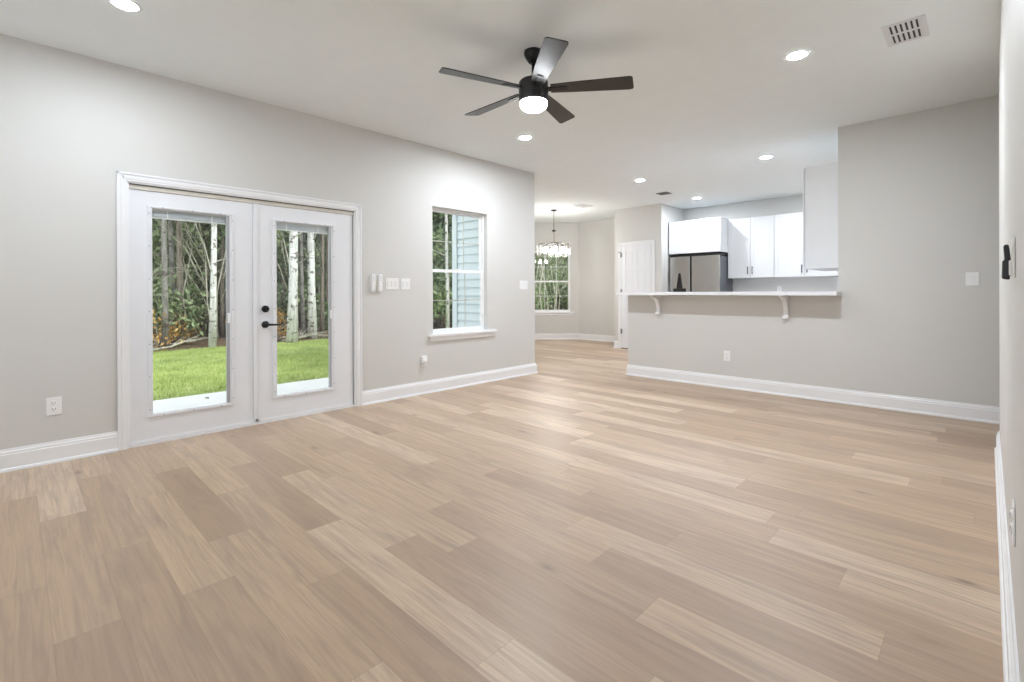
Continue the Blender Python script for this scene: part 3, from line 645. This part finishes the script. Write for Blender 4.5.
# ------------------------------------------------------------------ nook chandelier
root = empty('chandelier', (-6.27, 7.70, H), 0, 'round glass-panelled chandelier with glowing bulbs hanging in the nook', 'chandelier')
b = MB(); b.lathe([(0.062, -0.0005), (0.064, -0.012), (0.03, -0.026), (0.012, -0.03)], 24); b.build('canopy', 'bronze', root)
b = MB(); b.tube([(0, 0, -0.028), (0, 0, -0.66)], 0.006, 8); b.build('hanging_rod', 'bronze', root)
b = MB(); b.lathe([(0.008, -0.40), (0.040, -0.415), (0.044, -0.425), (0.040, -0.438), (0.008, -0.45)], 20); b.build('rod_collar', 'bronze', root)
RC = 0.33
def ring(r, z, rad):
    n = 40; b = MB(); seg = 6; vs = []
    for i in range(n):
        a = 2 * math.pi * i / n
        for k in range(seg):
            t = 2 * math.pi * k / seg; rr = r + rad * math.cos(t); vs.append((rr * math.cos(a), rr * math.sin(a), z + rad * math.sin(t)))
    return b.add(vs, [(i * seg + k, i * seg + (k + 1) % seg, ((i + 1) % n) * seg + (k + 1) % seg, ((i + 1) % n) * seg + k) for i in range(n) for k in range(seg)], True)
b = ring(RC - 0.02, -0.70, 0.006)
for k in range(4): a = R(22 + 90 * k); b.tube([(0, 0, -0.66), (0.15 * math.cos(a), 0.15 * math.sin(a), -0.675), ((RC - 0.02) * math.cos(a), (RC - 0.02) * math.sin(a), -0.70)], 0.005, 6)
b.build('ring_frame', 'bronze', root)
NP = 14
for k in range(NP):
    a = 2 * math.pi * k / NP + 0.2; rm = Matrix.Rotation(a + R(12), 3, 'Z')
    b = MB(); b.frame(-0.055, -0.130, 0.055, 0.095, 0.003, -0.003, 0.003)
    c0 = Vector((RC * math.cos(a), RC * math.sin(a), -0.81)); rr = Matrix.Rotation(a + A90 + R(14), 3, 'Z')
    b.v = [tuple(c0 + rr @ Vector(v)) for v in b.v]; fo = b.build('panel_frame', 'nickel', root)
    b = MB(); b.box((-0.053, -0.0015, -0.128), (0.053, 0.0015, 0.093)); b.v = [tuple(c0 + rr @ Vector(v)) for v in b.v]; b.build('glass_panel', 'crystal', fo)
for k in range(6):
    a = 2 * math.pi * k / 6 + 0.3; cx, cy_ = 0.20 * math.cos(a), 0.20 * math.sin(a)
    b = MB(); b.tube([(0, 0, -0.665), (cx * 0.7, cy_ * 0.7, -0.70), (cx, cy_, -0.715)], 0.005, 6); b.lathe([(0.013, -0.715), (0.013, -0.765)], 12, c=(cx, cy_, 0)); so = b.build('bulb_socket', 'bronze', root)
    b = MB(); b.lathe([(0.012, -0.766), (0.032, -0.80), (0.038, -0.825), (0.028, -0.862), (0.0, -0.874)], 14, c=(cx, cy_, 0)); b.build('bulb', 'bulb', so)

# ------------------------------------------------------------------ outside: patio, lawn, woods
b = MB(); b.box((-7.04, -4.0, -0.26), (XL - TH, 4.96, -0.12)); struct('patio', b, 'concrete', 'pale concrete patio outside the doors')
b = MB(); b.box((-13.2, -14, -0.5), (-7.04, 30, -0.15)); b.box((-7.04, -14, -0.5), (-4.7, -4.0, -0.15)); b.box((-7.04, 4.96, -0.5), (3, 30, -0.34)); struct('lawn', b, 'turf', 'bright green mown lawn behind the house')
rnd = random.Random(5)
b = MB(); NX, NY = 30, 44
vs = []
for j in range(NY + 1):
    for i in range(NX + 1):
        x = -12.9 - i * 1.5; y = -25 + j * 1.9
        vs.append((x + (0.25 * math.sin(y * 1.3) if i == 0 else 0), y, -0.15 + min(1.2, 0.045 * i) + rnd.uniform(-0.03, 0.05) * (i > 0) - (0.03 if i == 0 else 0)))
b.add(vs, [(j * (NX + 1) + i, j * (NX + 1) + i + 1, (j + 1) * (NX + 1) + i + 1, (j + 1) * (NX + 1) + i) for j in range(NY) for i in range(NX)], True)
struct('ground', b, 'soil', 'brown leaf-littered forest floor at the lawn edge')
b = MB(); vs = []; fs = []
for k in range(52000):
    x = -7.06 - 6.1 * rnd.random(); y = rnd.uniform(-0.3, 9.5); a = rnd.uniform(0, 6.28); h_ = rnd.uniform(0.025, 0.06); w_ = 0.006
    lx, ly = rnd.uniform(-0.02, 0.02), rnd.uniform(-0.02, 0.02); n = len(vs)
    vs += [(x - w_ * math.cos(a), y - w_ * math.sin(a), -0.152), (x + w_ * math.cos(a), y + w_ * math.sin(a), -0.152), (x + lx, y + ly, -0.15 + h_)]; fs.append((n, n + 1, n + 2))
me = bpy.data.meshes.new('grass'); me.from_pydata(vs, [], fs); me.materials.append(M['blade']); o = bpy.data.objects.new('grass', me); COL.objects.link(o)
tag(o, 'short green grass blades covering the lawn', 'grass', None, 'stuff')
b = MB(); b.add([(0, 0, 0.004), (0.05, 0.02, 0.012), (0.11, 0.0, 0.006), (0.06, -0.03, 0.014), (0, 0, 0.002), (0.05, 0.02, 0.009), (0.11, 0, 0.003), (0.06, -0.03, 0.011)], [(0, 1, 2, 3), (4, 7, 6, 5), (0, 4, 5, 1), (1, 5, 6, 2), (2, 6, 7, 3), (3, 7, 4, 0)])
o = b.build('dry_leaf', 'bark', loc=(-6.78, 1.62, -0.121)); tag(o, 'single dry leaf lying on the pale patio', 'leaf')

def trunk_mb(h, r, lean=0.0, bend=0.1, seg=10, rg=None, top=0.35, stubs=0):
    b = MB(); pts = []; rr = []; ph = rg.uniform(0, 6.28)
    for k in range(9):
        t = k / 8; pts.append((lean * t * h * math.cos(ph) + bend * math.sin(t * 3.1) * math.sin(ph), bend * math.sin(t * 4.0 + ph) * 0.7, -0.1 + t * h)); rr.append(r * (1.25 if k == 0 else 1 - (1 - top) * t))
    b.tube(pts, rr, seg)
    for k in range(stubs):
        z = rg.uniform(1.2, h * 0.6); a = rg.uniform(0, 6.28); L = rg.uniform(0.4, 1.3)
        b.tube([(0, 0, z), (L * 0.5 * math.cos(a), L * 0.5 * math.sin(a), z + L * 0.2), (L * math.cos(a), L * math.sin(a), z + L * rg.uniform(0.2, 0.6))], [r * 0.22, r * 0.14, r * 0.06], 5)
    return b
def foliage_mb(n, blobs, size, rg):
    b = MB(); vs = []; fs = []
    for k in range(n):
        cx, cy_, cz, rx, rz = rg.choice(blobs)
        while True:
            u = Vector((rg.uniform(-1, 1), rg.uniform(-1, 1), rg.uniform(-1, 1)))
            if u.length < 1: break
        p = Vector((cx + u.x * rx, cy_ + u.y * rx, cz + u.z * rz)); s_ = size * rg.uniform(0.5, 1.2)
        d = Vector((rg.gauss(0, 1), rg.gauss(0, 1), rg.gauss(0, 1))).normalized(); e = d.orthogonal().normalized(); e = (Matrix.Rotation(rg.uniform(0, 6.28), 3, d) @ e); f_ = d.cross(e) * 0.45
        n0 = len(vs); vs += [p - e * s_, p - f_ * s_, p + e * s_, p + f_ * s_]; fs.append((n0, n0 + 1, n0 + 2, n0 + 3))
    return b.add(vs, fs)
def tree(name, label, group, rg, h, r, bark, leaf, nleaf, blobs, size, loc, stubs=4, cat='tree', lean=0.01):
    root = empty(name, loc, rg.uniform(0, 6.28), label, cat, group)
    trunk_mb(h, r, lean, 0.08, rg=rg, stubs=stubs).build('trunk', bark, root)
    if nleaf: foliage_mb(nleaf, blobs, size, rg).build('foliage', leaf, root)
    return root
def gz(x): return -0.17 + max(0, min(1.2, 0.03 * (-12.9 - x)))
rg = random.Random(11)
crown = lambda z0, z1, r_, n: [(rg.uniform(-r_, r_) * 0.6, rg.uniform(-r_, r_) * 0.6, rg.uniform(z0, z1), r_ * rg.uniform(0.4, 0.8), 0.7) for _ in range(n)]
# the marked trees near the lawn edge
special = [
 (-12.95, 5.06, 0.125, 'pale', 'thick pale mottled trunk at the lawn edge, left one through the right patio door'),
 (-13.5, 5.88, 0.110, 'pale', 'thick pale mottled trunk, right one through the right patio door'),
 (-14.6, 6.03, 0.06, 'midbark', 'slim grey trunk between the two pale trunks behind the right patio door'),
 (-13.25, 3.32, 0.075, 'pale', 'slim pale trunk near the right edge of the left patio door'),
 (-13.6, 2.44, 0.068, 'midbark', 'grey trunk farthest left through the left patio door'),
 (-14.5, 2.76, 0.07, 'midbark', 'grey trunk second from left through the left patio door'),
 (-12.4, 9.75, 0.055, 'pale', 'slim pale trunk seen through the living room window'),
]
for x, y, r_, bk, lb in special:
    tree('forest_tree', lb, 'trees standing beyond the lawn', rg, 11, r_, bk, 'leafm', 900, crown(6, 10.5, 1.8, 9), 0.14, (x, y, gz(x)), stubs=3, lean=0.004)
protos = []
for i, (nm, lb, h_, r_, bk, lf, nl, bz, sz) in enumerate([
    ('forest_tree', 'grey-brown forest trunk with a high crown in the woods', 11, 0.09, 'bark', 'leafd', 1500, (3.0, 10.5, 1.8, 14), 0.13),
    ('forest_tree', 'grey-brown forest trunk with a high crown in the woods', 10, 0.06, 'bark', 'leafm', 1500, (2.5, 9.5, 1.5, 14), 0.12),
    ('slender_tree', 'slender silver-grey tree in the woods', 9, 0.035, 'midbark', 'leafm', 500, (2.0, 8.5, 1.0, 9), 0.10),
    ('evergreen_tree', 'dense bushy evergreen deep in the woods', 8, 0.07, 'bark', 'leafd', 5200, (0.6, 7.5, 1.7, 30), 0.15),
    ('evergreen_tree', 'dense bushy evergreen deep in the woods', 7, 0.07, 'bark', 'leafm', 4600, (0.5, 6.5, 1.6, 28), 0.13)]):
    protos.append(tree(nm, lb, lb.replace('a ', '') + 's', rg, h_, r_, bk, lf, nl, crown(*bz), sz, (0, -60, 0), stubs=6))
used = set()
def open_view(x, y):      # bearings that look out through a door or window; the rest of the woods is sparser
    a = math.degrees(math.atan2(-x, y))
    return 35 < a < 44 or 48.5 < a < 56 or 62 < a < 84.5 or int(abs(x * 37 + y * 91)) % 10 < 3
def put(i, x, y, sc):
    p = protos[i]
    if not open_view(x, y): rg.uniform(0, 6.28); return
    if i not in used: used.add(i); p.location = (x, y, gz(x)); p.scale = (sc,) * 3; return
    dup(p, (x, y, gz(x)), rg.uniform(0, 6.28), scale=sc)
def fan_pos(a, d): return -math.sin(R(a)) * d, math.cos(R(a)) * d
for k in range(84):      # scattered trunks: bearing from the house, distance
    a = rg.uniform(34, 92); d = rg.uniform(14.2, 23) / max(0.62, math.sin(R(a)))
    x, y = fan_pos(a, d)
    if x > -13.6: x = -13.6 - rg.random() * 2
    put(rg.choice((0, 1, 1, 2, 2)), x, y, rg.uniform(0.85, 1.15))
for k in range(70):      # evergreens closing the woods behind
    a = 32 + 62 * (k + rg.random()) / 70; d = (rg.uniform(18, 21) if k % 2 else rg.uniform(22.5, 26)) / max(0.66, math.sin(R(a)))
    x, y = fan_pos(a, d); put(3 + (k // 2) % 2, x, y, rg.uniform(0.95, 1.25))
for i, x, y, sc in ((0, -14.2, 2.84, 0.9), (2, -16, 3.37, 1.2), (0, -17, 3.81, 1.1), (1, -15.5, 3.665, 1), (1, -15, 3.95, 1), (1, -14.3, 6.45, 1), (0, -16, 5.97, 1), (2, -13.7, 4.75, 1), (2, -14.4, 4.0, 1.1),
                    (1, -16.5, 3.05, 1), (2, -15.3, 2.6, 1.2), (0, -17.5, 4.4, 1), (1, -16.8, 6.9, 1), (2, -15.4, 6.9, 1), (0, -18, 6.3, 1), (0, -18, 3.3, 1)): put(i, x, y, sc)
for x, y, i, sc in ((-15.4, 3.1, 4, 0.75), (-16.4, 4.6, 4, 0.85), (-15.8, 5.4, 3, 0.7), (-16.6, 2.5, 4, 0.8), (-16.2, 6.6, 4, 0.8), (-18.2, 3.6, 4, 1.0), (-18.5, 5.6, 4, 1.0)): put(i, x, y, sc)
# low shrubs and saplings at the edge
def shrub_proto(name, label, leaf, n, size, hh, rr):
    root = empty(name, (0, -60, 0), 0, label, 'shrub', label + 's'); b = MB()
    for k in range(9):
        a = rg.uniform(0, 6.28); L = rg.uniform(0.5, 1) * hh
        b.tube([(0, 0, -0.05), (0.15 * rr * math.cos(a), 0.15 * rr * math.sin(a), L * 0.5), (rr * 0.7 * math.cos(a), rr * 0.7 * math.sin(a), L)], [0.012, 0.009, 0.003], 5)
    b.build('stems', 'twig', root)
    foliage_mb(n, [(rg.uniform(-rr, rr) * 0.6, rg.uniform(-rr, rr) * 0.6, rg.uniform(0.25, 0.9) * hh, rr * 0.5, hh * 0.3) for _ in range(8)], size, rg).build('leaves', leaf, root)
    return root
def sapling_proto(label):
    root = empty('bare_sapling', (0, -60, 0), 0, label, 'tree', label + 's'); b = MB()
    def br(p, d, L, r_, dep):
        q = p + d * L * 0.5 + Vector((rg.uniform(-.08, .08), rg.uniform(-.08, .08), 0.02)) * L; e = p + d * L
        b.tube([p, q, e], [r_, r_ * 0.8, r_ * 0.5], 5)
        if dep:
            for k in range(3 if dep > 1 else 4):
                t = rg.uniform(0.3, 1); nd = (d + Vector((rg.gauss(0, .55), rg.gauss(0, .55), rg.gauss(0, .3)))).normalized(); br(p + d * L * t, nd, L * rg.uniform(0.45, 0.7), r_ * 0.5, dep - 1)
    br(Vector((0, 0, -0.1)), Vector((0.1, 0.05, 1)).normalized(), 2.6, 0.024, 3); b.build('branches', 'twig', root); return root
sp = [shrub_proto('forest_shrub', 'green shrub at the foot of the woods', 'leafm', 700, 0.07, 1.3, 0.8), shrub_proto('autumn_shrub', 'rust-leaved shrub at the foot of the woods', 'leafo', 420, 0.06, 0.9, 0.7),
      shrub_proto('young_shrub', 'small yellow-green shrub at the foot of the woods', 'leafy', 120, 0.05, 0.9, 0.5), sapling_proto('bare pale branching sapling among the trees'), sapling_proto('bare bleached sapling leaning among the trees')]
su = set()
def put2(i, x, y, sc):
    p = sp[i]
    if not open_view(x, y): rg.uniform(0, 6.28); return
    if i not in su: su.add(i); p.location = (x, y, gz(x)); p.scale = (sc,) * 3; return
    dup(p, (x, y, gz(x)), rg.uniform(0, 6.28), scale=sc)
for k in range(64):
    a = rg.uniform(34, 90); d = rg.uniform(13.6, 17.5) / max(0.62, math.sin(R(a))); x, y = fan_pos(a, d)
    if x > -13.3: x = -13.3 - rg.random()
    put2(rg.choice((0, 1, 2, 3, 3, 4, 4)), x, y, rg.uniform(0.7, 1.15))
for (x, y) in ((-11.5, 14.0), (-11.0, 13.2), (-12.3, 15.3), (-10.8, 12.7), (-13.2, 16.4), (-14.0, 3.0), (-14.2, 3.6), (-13.8, 5.5), (-10.6, 8.9), (-11.2, 9.6), (-12.2, 10.6), (-12.5, 14.2), (-12.8, 15.6), (-12.0, 13.4), (-13.4, 16.2)): put2(3 + (rg.random() < .5), x, y, rg.uniform(0.9, 1.3))
for (x, y, i) in ((-13.4, 9.8, 4), (-14.2, 10.8, 3), (-15.2, 17.0, 3), (-14.4, 18.6, 4), (-13.2, 15.0, 4), (-16.5, 17.5, 4), (-15.5, 20, 3), (-13.5, 11.5, 3)): put(i, x, y, 0.8)
# fallen branches along the lawn edge
for k in range(16):
    x = rg.uniform(-13.9, -13.0); y = rg.uniform(1.5, 7.5); a = rg.uniform(-0.7, 0.7) + A90; L = rg.uniform(0.5, 1.5)
    b = MB(); b.tube([(-L / 2, 0, 0.02), (0, rg.uniform(-.1, .1), 0.10), (L / 2, 0, rg.uniform(0.03, 0.35))], [0.028, 0.022, 0.008], 6); b.tube([(0, 0, 0.09), (L * 0.25, 0.22, 0.3)], [0.014, 0.005], 5)
    o = b.build('fallen_branch', 'twig', loc=(x, y, gz(x) + 0.02), rotz=a); tag(o, 'bleached fallen branch lying at the lawn edge', 'branch', 'fallen branches at the lawn edge')
